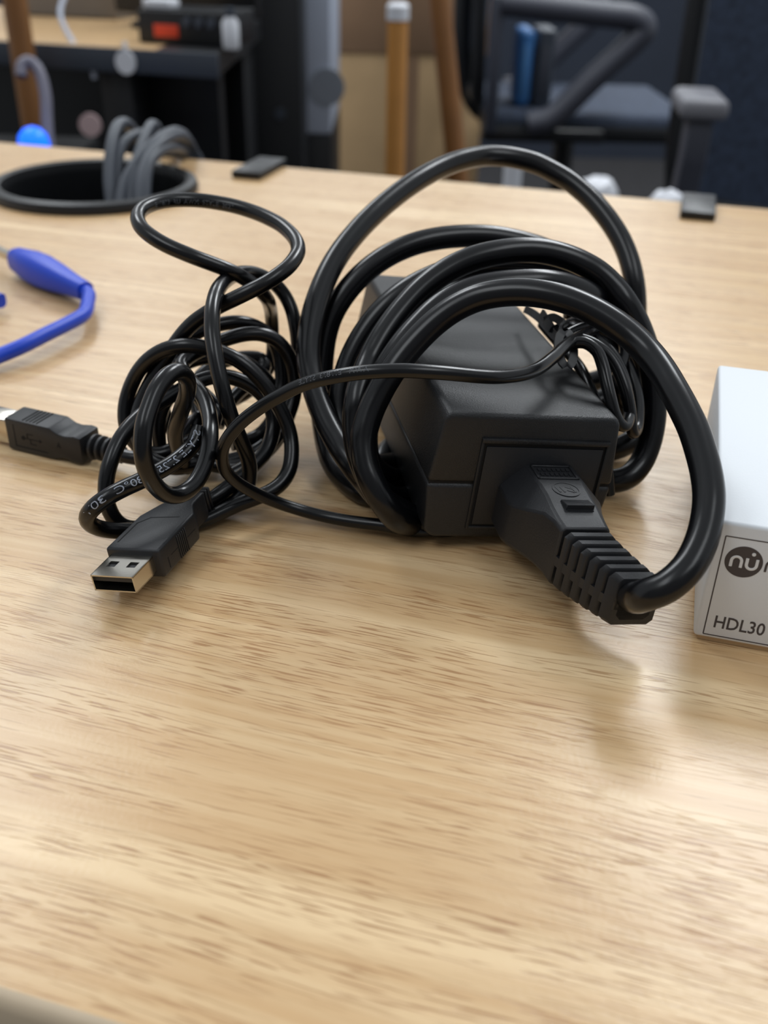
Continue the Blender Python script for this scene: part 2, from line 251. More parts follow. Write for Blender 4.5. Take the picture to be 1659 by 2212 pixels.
    'usbG': '-521,2581,23 -558,2600,37 -593,2620,56 -623,2638,83 -646,2654,116 -660,2668,156 -659,2680,198 -643,2694,236 -614,2709,266 -578,2727,282 -538,2746,286 -497,2765,281 -458,2783,269 -421,2797,248 -388,2806,218 -360,2805,184 -340,2791,148 -329,2766,114 -330,2734,84 -344,2696,63 -365,2648,52 -397,2616,41 -433,2589,36 -472,2566,37 -499,2551,39',
    'usbH': '-660,2582,72 -661,2592,116 -655,2604,159 -639,2617,198 -610,2632,225 -571,2641,226 -540,2640,201 -522,2625,164 -517,2604,126 -523,2578,92 -538,2549,64 -561,2516,49 -592,2485,55 -629,2464,75',
}

def path(n): return catmull([tuple(float(c) / 10 for c in q.split(',')) for q in PATHS[n].split()], 4 if n == 'power' else 3)
def text_mesh(txt, size, bold=0.0):
    cu = bpy.data.curves.new('lettering', 'FONT'); cu.body = txt; cu.size = size; cu.fill_mode = 'FRONT'; cu.resolution_u = 3; cu.offset = bold
    o = bpy.data.objects.new('lettering', cu); col.objects.link(o)
    bpy.context.view_layer.update()
    me = bpy.data.meshes.new_from_object(o.evaluated_get(bpy.context.evaluated_depsgraph_get()))
    bpy.data.objects.remove(o); bpy.data.curves.remove(cu); return me
def text_on_cord(name, txt, pts, r, near, size, flip, material, parent, toward, spin=0.0, xs=1.0):
    """letters wrapped on the skin of a cord, starting at the path point closest to near; toward = side the print is on"""
    me = text_mesh(txt, size)
    i0 = min(range(len(pts)), key=lambda i: (pts[i] - near).length)
    acc = [0.0]
    for a, b in zip(pts[i0:], pts[i0 + 1:]): acc.append(acc[-1] + (b - a).length)
    seg = pts[i0:]
    for v in me.vertices:
        s_ = max(0.0, v.co.x * xs); j = 0
        while j < len(acc) - 2 and acc[j + 1] < s_: j += 1
        t = min(1.0, (s_ - acc[j]) / (acc[j + 1] - acc[j])); c = seg[j].lerp(seg[j + 1], t)
        tg = (seg[min(j + 2, len(seg) - 1)] - seg[max(j - 1, 0)]).normalized()
        nv = (toward - c); nv = (nv - tg * nv.dot(tg)).normalized(); up = nv.cross(tg) * (-1 if flip else 1)
        th = (v.co.y - size * 0.35) / r + spin
        v.co = (c + (nv * math.cos(th) + up * math.sin(th)) * (r + 0.035)) * S
    return link(name, me, material, parent, False)

# ------------------------------------------------------------------ room
FLOOR_Z = -705
f = MB().box(-3500, 3500, -1560, 4300, FLOOR_Z - 20, FLOOR_Z).build('floor', M_FLOOR, smooth=False); f['kind'] = 'structure'
w = MB().box(-3500, 3500, 4300, 4360, FLOOR_Z, 420).build('wall_back', M_WALL, smooth=False); w['kind'] = 'structure'

w = MB().box(-3500, 3500, -1560, -1500, FLOOR_Z, 2000).build('wall_front', mat('grey_painted_wall', (150, 150, 152), 0.9, var=0.05, vscale=2), smooth=False); w['kind'] = 'structure'

# ------------------------------------------------------------------ near desk (grain along its x axis)
TH = math.radians(-15.3)
DX, DY, DZ = Vector((math.cos(TH), math.sin(TH), 0)), Vector((-math.sin(TH), math.cos(TH), 0)), Vector((0, 0, 1))
DESK = frame((0, 0, 0), DX, DY, DZ)
def to_desk(p): p = Vector(p); return Vector((p.dot(DX), p.dot(DY), p.z))
GC = to_desk((-173.5, 594.0, 0)); GR = 52.0
def slab_with_hole(x0, x1, y0, y1, z0, z1, hole, hr, n=72):
    bm = bmesh.new(); out = []
    for z in (z1, z0):
        o = [bm.verts.new(p + (z,)) for p in ((x0, y0), (x1, y0), (x1, y1), (x0, y1))]
        h = [bm.verts.new((hole[0] + hr * math.cos(2 * math.pi * k / n), hole[1] + hr * math.sin(2 * math.pi * k / n), z)) for k in range(n)] if hole else []
        es = [bm.edges.new((o[i], o[(i + 1) % 4])) for i in range(4)] + [bm.edges.new((h[i], h[(i + 1) % n])) for i in range(len(h))]
        bmesh.ops.triangle_fill(bm, use_beauty=True, edges=es); out.append((o, h))
    (o1, h1), (o0, h0) = out
    for i in range(4): bm.faces.new((o1[i], o1[(i + 1) % 4], o0[(i + 1) % 4], o0[i]))
    for i in range(len(h1)): bm.faces.new((h1[i], h0[i], h0[(i + 1) % n], h1[(i + 1) % n]))
    m = MB(); m.bm = bm; return m
desk = thing('desk', 'light oak laminate desk in front, carrying the adapter and cables', 'desk', DESK)
slab_with_hole(-900, 900, 74.2, 624, -25, 0, GC, GR + 1.5).build('tabletop', M_WOOD, desk, smooth=False)
MB().prism([(74.2, -25), (74.2, 0), (73.2, -0.35), (72.4, -1.3), (72.0, -2.6), (72.0, -23), (73, -25)], 'x', -900, 900).build('edge_band', M_EDGE, desk)
MB().box(-900, 900, 624, 625.2, -25, -0.2).build('edge_band', M_EDGE, desk)
for sx in (-860, 820):
    for sy in (110, 545):
        MB().box(sx, sx + 40, sy, sy + 40, FLOOR_Z, -25, 1.5).build('leg', M_DARKSTEEL, desk)
g = thing('cable_grommet', 'round black cable grommet set in the light oak desk', 'grommet', DESK @ Matrix.Translation(GC))
MB().lathe([(59.2, 0.02), (59.6, 2.6), (58.4, 5.2), (55.2, 6.4), (52.4, 5.4), (51.2, 1.0), (51.0, -2), (53.0, -2.0), (53.0, -0.01)], n=96, closed=True).build('flange', M_BLACK, g)
MB().lathe([(51.0, 0.6), (50.0, -58), (0.01, -58), (0.01, -60), (51.8, -60), (52.4, -1)], n=72).build('sleeve', M_BLACK, g)

# grey cables coming out of the grommet and over the back edge
trails = [
 [(255, 505, 577), (243, 455, 578), (236, 390, 580), (240, 320, 586), (252, 276, 596), (270, 266, 610), (288, 282, 632), (305, 304, 662), (318, 312, 690)],
 [(285, 500, 572), (282, 450, 573), (286, 390, 577), (302, 325, 586), (322, 276, 600), (334, 270, 618), (344, 284, 646), (352, 305, 680), (356, 315, 700)],
 [(300, 500, 570), (300, 450, 571), (302, 395, 574), (322, 340, 583), (352, 305, 596), (384, 292, 616), (404, 302, 648), (414, 318, 676), (418, 326, 694)],
 [(262, 500, 570), (258, 450, 571), (268, 395, 575), (298, 345, 582), (338, 304, 592), (374, 284, 610), (398, 291, 640), (408, 308, 672), (411, 320, 698)],
 [(318, 500, 574), (314, 450, 574), (314, 395, 576), (322, 352, 581), (346, 326, 592), (372, 318, 610), (392, 322, 645), (402, 330, 672), (406, 335, 690)],
 [(272, 500, 584), (262, 450, 585), (252, 385, 586), (262, 320, 590), (292, 292, 600), (330, 290, 618), (362, 300, 650), (376, 314, 680), (380, 322, 698)]]
for i, tr in enumerate(trails):
    pts = [at(*q) for q in tr]; e = pts[-1]; pts += [e + Vector((4, 14, -22)), e + Vector((5, 20, -90)), e + Vector((2, 22, -240))]
    o = MB().tube(catmull(pts, 5), 3.1 if i % 2 else 3.5, 12).build('grey_cable', M_GREYCORD)
    tag(o, ('leftmost grey cable from the grommet, a narrow upright loop', 'grey cable from the grommet with the tall middle loop', 'grey cable in front of the grommet bundle, arching right',
            'grey cable crossing diagonally over the grommet bundle', 'lowest grey cable from the grommet, bending right just above its rim', 'grey cable at the back of the grommet bundle')[i], 'cable', 'grey cables bundled in the desk grommet')

# clips on the rear edge of the desk
def clip(x, label):
    t = thing('edge_clip', label, 'clip', DESK @ Matrix.Translation((x, 0, 0)))
    MB().box(0, 19, 584, 630, 0.05, 4.6, 0.9).build('top_plate', M_BLACK, t)
    MB().box(0, 19, 625.6, 630, -34, 4.0, 0.9).build('back_plate', M_BLACK, t)
    MB().box(0, 19, 596, 630, -34, -25.1, 0.9).build('lower_jaw', M_BLACK, t)
clip(-263, 'flat black clip gripping rear desk edge near the grommet')
clip(6.5, 'black clip gripping rear desk edge at right, below the chairs')

# ------------------------------------------------------------------ power adapter
a, ph = math.radians(11.6), math.radians(6.2)
aB = Vector((-math.sin(a), math.cos(a), 0)); aR0 = Vector((math.cos(a), math.sin(a), 0))
aR = aR0 * math.cos(ph) - DZ * math.sin(ph); aU = DZ * math.cos(ph) + aR0 * math.sin(ph)
AO = Vector((55.9, 224.8, 0.15)) - aR * 23.55
ADP = frame(AO, aR, aB, aU); ADPI = ADP.inverted()
ad = thing('power_adapter', 'black mains power adapter brick with a folded dc cord', 'power adapter', ADP)
def shell(poly, name):
    MB().prism(poly, 'y', 0, 108, 1.25, 3).build(name, M_PLASTIC, ad)
shell([(-21.0, 0), (21.0, 0), (23.4, 1.6), (24.85, 15.85), (-24.85, 15.85), (-23.4, 1.6)], 'lower_shell')
shell([(-24.85, 16.15), (24.85, 16.15), (22.9, 33.8), (21.6, 35.3), (-21.6, 35.3), (-22.9, 33.8)], 'upper_shell')
MB().box(-24.2, 24.2, 0.6, 107.4, 14.5, 17.5).build('seam', M_GAP, ad)
rim = MB()
X0, X1, Z0, Z1 = -12.8, 21.2, 3.0, 29.0
rim.box(X0, X1, -0.9, 0.4, Z1 - 1.3, Z1, 0.35).box(X0, X1, -0.5, 0.4, Z0, Z0 + 0.8, 0.2).box(X0, X0 + 0.8, -0.6, 0.4, Z0, Z1, 0.2).box(X1 - 0.8, X1, -0.6, 0.4, Z0, Z1, 0.2)
rim.build('socket_rim', M_PLASTIC, ad)
MB().box(X0 + 0.75, X1 - 0.75, -0.06, 0.4, Z0 + 0.75, Z1 - 1.25).build('socket_gap', M_GAP, ad)
MB().box(X0 + 1.5, X1 - 1.5, -0.45, 0.5, Z0 + 1.4, Z1 - 2.3, 0.2).build('socket_panel', M_PLUG, ad)
m = MB()
for n in ('dc', 'dcb1', 'dcb2', 'dcb3', 'dcb4', 'dcb5', 'dcb6', 'dcb7'): m.tube([ADPI @ p for p in path(n)], 1.65, 14)
m.build('dc_cord', M_USBCORD, ad)
# flat twist tie knotted round the folded cord
tc = ADPI @ at(1226, 738, 260); tie = MB()
ring = [tc + Vector((math.cos(t) * 2.2, math.sin(t) * 3.2, math.sin(t) * 3.6 - 2.0)) for t in [k * 2 * math.pi / 20 for k in range(21)]]
def strip(mb, pts, wv, th=0.35):
    rings = []
    for i, p in enumerate(pts):
        tg = (pts[min(i + 1, len(pts) - 1)] - pts[max(i - 1, 0)]).normalized(); wd = (wv - tg * wv.dot(tg)).normalized(); nn = tg.cross(wd)
        rings.append([p + wd * 1.1 + nn * th, p - wd * 1.1 + nn * th, p - wd * 1.1 - nn * th, p + wd * 1.1 - nn * th])
    mb.loft(rings)
strip(tie, ring, Vector((1, 0, 0)))
for us in ([(1222, 736, 261), (1208, 716, 266), (1216, 700, 270), (1196, 686, 274), (1178, 694, 276), (1192, 710, 272), (1170, 676, 280)],
           [(1224, 730, 264), (1200, 726, 270), (1184, 708, 276), (1168, 690, 284), (1150, 676, 290), (1135, 668, 296)]):
    strip(tie, [ADPI @ p for p in catmull([at(*q) for q in us], 5)], Vector((0.3, 0.4, 1)))
tie.build('twist_tie', M_TIE, ad)

# ------------------------------------------------------------------ mains lead with moulded connector
pc = thing('mains_lead', 'thick black mains lead coiled around the adapter with moulded connector', 'power cord', ADP)
def octo(x0, x1, z0, z1, ct, cb, y): return [Vector(p) for p in ((x0 + cb, y, z0), (x1 - cb, y, z0), (x1, y, z0 + cb), (x1, y, z1 - ct), (x1 - ct, y, z1), (x0 + ct, y, z1), (x0, y, z1 - ct), (x0, y, z0 + cb))]
secs = [octo(-6.2, 18.2, 4.6, 22.0, 6.2, 1.0, 0.2), octo(-6.4, 18.4, 4.4, 22.1, 6.3, 1.0, -8.5), octo(-5.8, 17.6, 4.6, 22.1, 6.0, 1.0, -11), octo(-3.9, 15.2, 5.2, 22.0, 4.0, 1.0, -16),
        octo(-2.2, 12.8, 5.6, 21.9, 1.8, 1.0, -21), octo(-1.4, 11.4, 6.0, 21.7, 0.9, 0.9, -26), octo(-1.1, 11.0, 6.0, 21.6, 0.9, 0.9, -30)]
body = MB(); body.loft(secs); plug = body.build('connector', M_PLUG, pc)
bv = plug.modifiers.new('bevel', 'BEVEL'); bv.width = 0.5 * S; bv.segments = 2; bv.limit_method = 'ANGLE'; bv.angle_limit = math.radians(25)
def relief(t):          # strain relief outline at 0..1, drifting to the right
    y = -30 - 15.0 * t; cx = 4.95 + 8.4 * t ** 1.25; w = 6.0 - 0.5 * t; zb = 6.0 - 0.6 * t; zt = 21.6 - 3.9 * t
    return cx, w, zb, zt, y
def rel_ring(t, grow=0.0, c=1.2):
    cx, w, zb, zt, y = relief(t); return octo(cx - w - grow, cx + w + grow, zb - grow, zt + grow, c, c, y)
core = MB(); core.loft([rel_ring(t / 8, -1.5) for t in range(9)]); core.build('strain_relief_core', M_GAP, pc)
step = 0.155
for k in range(5):
    t0 = 0.075 + k * step; t1 = t0 + 0.10
    rb = MB(); rb.loft([rel_ring(t0, -0.25), rel_ring(t0 + 0.015, 0), rel_ring(t1 - 0.015, 0), rel_ring(t1, -0.25)]).build('ridge', M_PLUG, pc)
end = MB(); end.loft([rel_ring(0.84, -0.25), rel_ring(0.855, 0), rel_ring(0.985, 0), rel_ring(1.0, -0.5)]).build('end_block', M_PLUG, pc)
for sd in (-1, 1):
    sp = MB(); rings = []
    for k in range(9):
        cx, w, zb, zt, y = relief(k / 8); zm = zb + 0.44 * (zt - zb); x = cx + sd * w
        rings.append([Vector((x - 0.15 * sd, y, zm - 1.2)), Vector((x - 2 * sd, y, zm - 1.2)), Vector((x - 2 * sd, y, zm + 1.2)), Vector((x - 0.15 * sd, y, zm + 1.2))])
    sp.loft(rings).build('side_rib', M_PLUG, pc)
fr = MB()
for b in ((0.6, 11.4, -1.6, -1.0), (0.6, 11.4, -8.0, -7.4), (0.6, 1.2, -8.0, -1.0), (10.8, 11.4, -8.0, -1.0)): fr.box(b[0], b[1], b[2], b[3], 21.8, 22.45, 0.12, 1)
fr.build('marking_frame', M_PLUG, plug)
mk = MB()
for r_, row in enumerate((-3.2, -5.6)):
    for k in range(7): mk.box(2.0 + k * 1.25, 2.0 + k * 1.25 + 0.7, row - 0.7, row + 0.7, 21.9, 22.3)
mk.build('embossed_marks', M_PLUG, plug)
mk = MB(); mk.lathe([(3.5, 21.7), (3.5, 22.2), (3.1, 22.2), (3.1, 21.7)], (6.0, -13.0, 0), 32, True)
for x, y, a_, l in ((3.9, -13, 12, 2.6), (5.1, -13, 12, 2.6), (6.9, -12.2, 60, 1.9), (7.0, -13.8, 60, 1.9), (7.9, -13.0, 12, 2.6)):
    mk.box(-0.22, 0.22, -l / 2, l / 2, 21.7, 22.15, m=Matrix.Translation((x, y, 0)) @ Matrix.Rotation(math.radians(a_), 4, 'Z'))
mk.build('approval_mark', M_PLUG, plug)
gp = MB(); gp.prism([(-18.2, 21.7), (-18.4, 22.4), (-22.4, 23.3), (-22.4, 21.6)], 'x', 2.6, 9.6, 0.15, 1).box(2.8, 9.4, -22.9, -22.35, 21.6, 22.0)
gp.build('grip_step', M_PLUG, plug)
cp = path('power')
MB().tube([ADPI @ p for p in cp], 3.45, 20).build('cord', M_CORD, pc)

# ------------------------------------------------------------------ usb cable: type-A plug in front, type-B plug at left, tangled cord
yw, pt, rl = math.radians(16.75), math.radians(-0.29), math.radians(-9.54)
uB = Vector((math.sin(yw) * math.cos(pt), math.cos(yw) * math.cos(pt), math.sin(pt))); uR1 = Vector((math.cos(yw), -math.sin(yw), 0)); uU1 = uR1.cross(uB)
uR = uR1 * math.cos(rl) - uU1 * math.sin(rl); uU = uU1 * math.cos(rl) + uR1 * math.sin(rl)
UO = Vector((-61.65, 187.5, 5.95)); USB = frame(UO, uR, uB, uU); USBI = USB.inverted()
us = thing('usb_cable', 'thin black usb cable in a tangled heap with a metal-tipped plug', 'usb cable', USB)
hs = MB()
out_ = [(-7.0, 9.3), (7.6, 9.3), (7.6, 27.5), (5.0, 32), (4.6, 33), (4.6, 39), (-3.8, 39), (-3.8, 33), (-4.6, 31.5), (-7.0, 25.5)]
hs.prism(out_, 'z', -1.7, 5.9, 0.7, 3); hou = hs.build('plug_housing', M_PLUG, us); hou['label'] = 'black moulded housing of the type-a plug'
sh = MB(); t_ = 0.35; L_ = 11
sh.box(-5.7, 5.7, 0, L_, 0, t_).box(-5.7, -5.7 + t_, 0, L_, 0, 4.28).box(5.7 - t_, 5.7, 0, L_, 0, 4.28)
for x0, x1, y0, y1 in ((-5.7, 5.7, 0, 3.9), (-5.7, 5.7, 6.3, L_), (-5.7, -3.9, 3.9, 6.3), (-1.5, 1.5, 3.9, 6.3), (3.9, 5.7, 3.9, 6.3)): sh.box(x0, x1, y0, y1, 4.28 - t_, 4.28)
she = sh.build('metal_shell', M_NICKEL, us, smooth=False); she['label'] = 'shiny metal shell with two square holes'
MB().box(-5.3, 5.3, 0.7, L_, 2.35, 3.75).build('contact_tongue', M_TONGUE, us)
MB().box(-5.3, 5.3, 6.0, L_, 0.36, 3.9).build('shell_interior', M_GAP, us)
gv = MB()
for p_ in ([(-5.2, 12.4), (-5.2, 21.6)], [(-5.2, 21.6), (-3.0, 24.6)], [(-3.0, 24.6), (4.6, 25.4)]):
    (x0, y0), (x1, y1) = p_; d_ = Vector((x1 - x0, y1 - y0, 0)); an = math.atan2(d_.y, d_.x)
    gv.box(-0.15, d_.length + 0.15, -0.2, 0.2, 5.7, 5.93, m=Matrix.Translation((x0, y0, 0)) @ Matrix.Rotation(an, 4, 'Z'))
gv.build('panel_groove', M_GAP, hou)
for k in range(6): MB().box(7.45, 7.85, 17.6 + k * 0.8, 18.0 + k * 0.8, -1.2, 5.0, 0.08, 1).build('grip_line', M_PLUG, hou)
MB().box(7.3, 7.64, 12.2, 12.6, -0.6, 2.2).box(7.3, 7.64, 14.0, 26.5, 1.9, 2.1).build('mould_line', M_GAP, hou)
rg = MB()
for k in range(3): rg.box(-3.0, 4.0, 39.3 + k * 1.5, 40.2 + k * 1.5, -0.9, 5.2, 0.3, 1)
rg.box(-2.2, 3.2, 38, 43.5, 0, 4.4).build('strain_relief', M_PLUG, us)
# type-B plug lying on its side
BO = Vector((-114.2, 267.3, 0.25)); bX = Vector((0.928, -0.371, 0)).normalized(); bY = Vector((-bX.y, bX.x, 0)); BM = USBI @ frame(BO, bX, bY, DZ)
pb = MB(); pb.prism([(0, 0.2), (0, 10.6), (16.5, 10.6), (19.2, 9.2), (21.5, 8.9), (25.0, 9.5), (27.2, 9.2), (27.2, 0.9), (24.5, 0.5), (20.5, 1.3), (16, 0.2)], 'y', 0, 9.2, 0.6, 2, m=BM)
hb = pb.build('plug_housing', M_PLUG, us); hb['label'] = 'square black housing of the type-b plug'
MB().box(-11, 0.6, 0.9, 8.3, 1.3, 9.3, 0.5, m=BM).build('metal_shell', M_NICKEL, us)
for k in range(5): MB().box(6.2 + k * 1.3, 6.5 + k * 1.3, 0.8, 8.4, 10.45, 10.78, m=BM).build('grip_line', M_GAP, hb)
ins = MB()
for b_ in ((3.0, 3.35, 2.0, 9.0), (3.0, 15.0, 1.8, 2.15)): ins.box(b_[0], b_[1], -0.03, 0.2, b_[2], b_[3], m=BM)
ins.build('panel_groove', M_GAP, hb)
tr = MB(); tr.box(6.6, 12.4, -0.06, 0.2, 5.1, 5.35, m=BM).box(7.8, 8.1, -0.06, 0.2, 5.2, 6.9, m=BM).box(8.0, 10.2, -0.06, 0.2, 6.7, 6.95, m=BM).box(8.8, 9.1, -0.06, 0.2, 3.6, 5.2, m=BM).box(9.0, 11.0, -0.06, 0.2, 3.5, 3.75, m=BM)
tr.disc(BM @ Vector((6.4, 0.05, 5.2)), 0.65, 'y', 0.3, 16).prism([(12.2, 4.6), (13.3, 5.2), (12.2, 5.85)], 'y', -0.06, 0.2, m=BM).build('trident_mark', M_GAP, hb)
MB().prism([(18.4, 4.6), (19.4, 6.6), (20.0, 4.6), (19.2, 4.9)], 'y', -0.07, 0.2, m=BM).build('arrow_mark', M_GAP, hb)
rb = MB(); rb.tube([BM @ Vector((x, 4.6, 5.1 - 0.02 * x)) for x in (27, 38.5)], 2.6, 16); rb.build('strain_relief', M_PLUG, us)
for k in range(4):
    x = 28.3 + k * 2.4
    MB().tube([BM @ Vector((x + q, 4.6, 5.0)) for q in (0, 0.35, 1.1, 1.45)], [3.3 - 0.1 * k, 3.9 - 0.12 * k, 3.9 - 0.12 * k, 3.3 - 0.1 * k], 18).build('relief_ring', M_PLUG, us)
m = MB(); UP = {}
for n in ('usbA', 'usbB', 'usbC', 'usbD', 'usbE', 'usbF', 'usbG', 'usbH'):
    UP[n] = [USBI @ p for p in path(n)]; m.tube(UP[n], 2.1, 16)
cord = m.build('cord', M_USBCORD, us)
camU = USBI @ CAM; camA = ADPI @ CAM
text_on_cord('cord_print', 'STYLE 2725', UP['usbC'], 2.1, USBI @ at(432, 932, 251), 2.6, True, M_PRINT, cord, camU, 0.15, 1.3)
text_on_cord('cord_print', '80\u00b0C  30V', UP['usbC'], 2.1, USBI @ at(301, 1041, 241), 2.6, True, M_PRINT, cord, camU, 0.15, 1.35)
text_on_cord('cord_print', 'E17873  RU  AWM  STYLE  2027', UP['usbB'], 2.1, USBI @ at(322, 444, 287), 2.0, False, M_PRINT_FAINT, cord, camU, -0.2)
dcp = [ADPI @ p for p in path('dc')]
text_on_cord('cord_print', 'AWM   E17873  STYLE', dcp, 1.65, ADPI @ at(800, 803, 222), 1.8, True, M_PRINT_FAINT, [o for o in ad.children if o.name.startswith('dc_cord')][0], camA, 0.5)

# ------------------------------------------------------------------ white carton at right
BXM = frame((71.6, 182.3, 0.0), DX, DY, DZ)
bx = thing('product_box', 'small white cardboard box with a round dark logo at right', 'box', BXM)
MB().box(0, 120, 0, 91, 1.5, 32.4, 0.9, 3).build('carton', M_CARD, bx)
MB().box(1.2, 118.8, 1.2, 89.5, 0.05, 1.8).build('base_tray', M_KRAFT, bx)
pr = MB(); w_ = 0.14; bl, br_, bb, btop = 2.1, 116, 2.6, 29.0
for x0, x1, z0, z1 in ((bl, br_, btop - w_, btop + w_), (bl, br_, bb - w_, bb + w_), (bl - w_, bl + w_, bb, btop), (br_ - w_, br_ + w_, bb, btop)): pr.box(x0, x1, -0.03, 0.05, z0, z1)
pr.build('printed_border', M_INK, bx)
MB().disc((6.9, 0.0, 23.2), 3.95, 'y', 0.1, 48).build('printed_logo_disc', M_INK, bx)
def front_text(txt, x, z, size, material, name, y=-0.04, bold=0.0):
    me = text_mesh(txt, size, bold)
    for v in me.vertices: v.co = Vector((x + v.co.x * 0.80, y, z + v.co.y)) * S
    return link(name, me, material, bx, False)
lg = MB()
def arc(cx, cz, r, a0, a1, n=10): return [Vector((cx + r * math.cos(a0 + (a1 - a0) * k / n), -0.12, cz + r * math.sin(a0 + (a1 - a0) * k / n))) for k in range(n + 1)]
lw = 0.33
lg.tube([Vector((4.35, -0.12, 21.7))] + arc(5.4, 23.3, 1.05, math.pi, 0) + [Vector((6.45, -0.12, 21.7))], lw, 8)
lg.tube([Vector((7.55, -0.12, 24.35))] + arc(8.6, 22.75, 1.05, math.pi, 2 * math.pi) + [Vector((9.65, -0.12, 24.35))], lw, 8)
for v in lg.bm.verts: v.co.y = -0.12 + (v.co.y + 0.12) * 0.15
lg.disc((8.6, -0.1, 25.5), 0.42, 'y', 0.1, 16).build('printed_logo_letters', M_CARD, bx)
nn = MB(); nn.tube([Vector((11.6, -0.08, 21.6))] + arc(12.9, 23.3, 1.3, math.pi, 0) + [Vector((14.2, -0.08, 21.6))], 0.26, 8)
for v in nn.bm.verts: v.co.y = -0.04 + (v.co.y + 0.08) * 0.15
nn.build('printed_word', M_INK, bx)
front_text('HDL30', 3.7, 4.9, 4.7, M_INK, 'printed_model_number', bold=0.06)

# ------------------------------------------------------------------ blue test lead at left
bl_ = thing('test_lead', 'blue test lead with rubber clip boots lying on the desk at left', 'test lead', Matrix.Translation((-150, 415, 0)))
off = Vector((-150, 415, 0))
def oval(c, ax, w, h, n=20):
    ax = ax.normalized(); sd = Vector((ax.y, -ax.x, 0)).normalized(); up = sd.cross(ax); up = up if up.z > 0 else -up
    r = []
    for k in range(n):
        t = 2 * math.pi * k / n; cx, sx = math.cos(t), math.sin(t)
        r.append(c + sd * (w * math.copysign(abs(cx) ** 0.75, cx)) + up * (h * math.copysign(abs(sx) ** 0.75, sx)))
    return r
ax = Vector((42, -40, -0.5)); p0 = Vector((-166.5, 434.8, 7.2)); prof = [(0, 3.6, 4.4), (0.03, 4.8, 5.2), (0.25, 6.6, 6.6), (0.42, 6.9, 6.7), (0.62, 5.9, 5.8), (0.8, 4.6, 4.6), (0.93, 3.9, 4.0), (1.0, 3.7, 3.8)]
MB().loft([oval(p0 + ax * t - off, ax, w_, h_) for t, w_, h_ in prof]).build('boot', M_BLUE, bl_)
MB().loft([oval(p0 + ax * t - off, ax, 1.6, 2.4) for t in (-0.5, 0.05)]).build('clip_jaw', M_NICKEL, bl_)
e = p0 + ax * 0.97
cordp = [e, e + Vector((3.5, -5, 0.3)), hit(190, 652, 6.5), hit(182, 678, 6.5), hit(145, 700, 6.5), hit(100, 722, 6.5), hit(50, 747, 6), hit(0, 768, 5), hit(-80, 800, 4), hit(-180, 800, 3.2), hit(-230, 740, 3.2), hit(-160, 690, 3.4), hit(-60, 668, 4)]
MB().tube([p - off for p in catmull(cordp, 6)], 2.75, 14).build('cord', M_BLUE, bl_)
ax2 = Vector((-36, 12, 0)); p2 = hit(4, 650, 5.6)
MB().loft([oval(p2 + ax2 * t - off, ax2, w_ * 0.75, h_ * 0.75) for t, w_, h_ in reversed([(1 - q, a_, b_) for q, a_, b_ in prof])]).build('boot', M_BLUE, bl_)

# ------------------------------------------------------------------ things behind the desk (all standing on the floor)
def boxthing(name, label, cat, x0, x1, y0, y1, z0, z1, material, rz=0.0, bev=3):
    c = Vector(((x0 + x1) / 2, (y0 + y1) / 2, z0)); m_ = Matrix.Translation(c) @ Matrix.Rotation(math.radians(rz), 4, 'Z')
    return thing(name, label, cat, m_), (x1 - x0) / 2, (y1 - y0) / 2, z1 - z0
# cartons
t, hx, hy, hz = boxthing('cardboard_box', 'tall plain cardboard box at the bottom, behind the wooden posts', 'box', -164, 226, 2740, 3000, FLOOR_Z, -160, M_KRAFT)
MB().box(-hx, hx, -hy, hy, 0, hz, 3).build('carton', M_KRAFT, t)
MB().box(-28, 28, -hy - 0.8, -hy + 1, 5, hz - 4).build('packing_tape', M_KRAFT2, t)
t, hx, hy, hz = boxthing('cardboard_box', 'darker brown cardboard box on top, behind the wooden posts', 'box', -168, 230, 2736, 3004, -159.5, 200, M_KRAFT2)
MB().box(-hx, hx, -hy, hy, 0, hz, 3).build('carton', M_KRAFT2, t)
for sx in (-1, 1): MB().box(sx * hx * 0.52 - hx * 0.47, sx * hx * 0.52 + hx * 0.47, -hy - 2.5, -hy + 0.5, hz - 220, hz - 3, 1).build('flap', M_KRAFT, t)
# wooden posts
def post(p0, p1, r, material, label, cap=None):
    t = thing('wooden_post', label, 'post', Matrix.Translation(p0)); d_ = Vector(p1) - Vector(p0)
    MB().tube([d_ * (k / 6) for k in range(7)], r, 20).build('shaft', material, t)
    MB().tube([Vector((0, 0, 0)), d_.normalized() * 8], r + 1.5, 20).build('foot', M_BLACK, t)
    if cap: MB().tube([d_ * 0.994, d_ + d_.normalized() * 14, d_ + d_.normalized() * 18], [r + 1.5, r + 1.5, r - 3], 20).build('cap', cap, t)
post((6, 1616, FLOOR_Z), (2, 1616, 14), 15, M_POST, 'slim golden wooden post with a white cap, in front of cardboard boxes', M_WHITE)
post((190, 1790, FLOOR_Z), (62, 1832, 70), 18, M_POST2, 'leaning dark brown wooden post in front of cardboard boxes')
post((-433, 1262, FLOOR_Z), (-434, 1262, 120), 14, M_POST2, 'brown wooden post at far left in front of the rear desk')
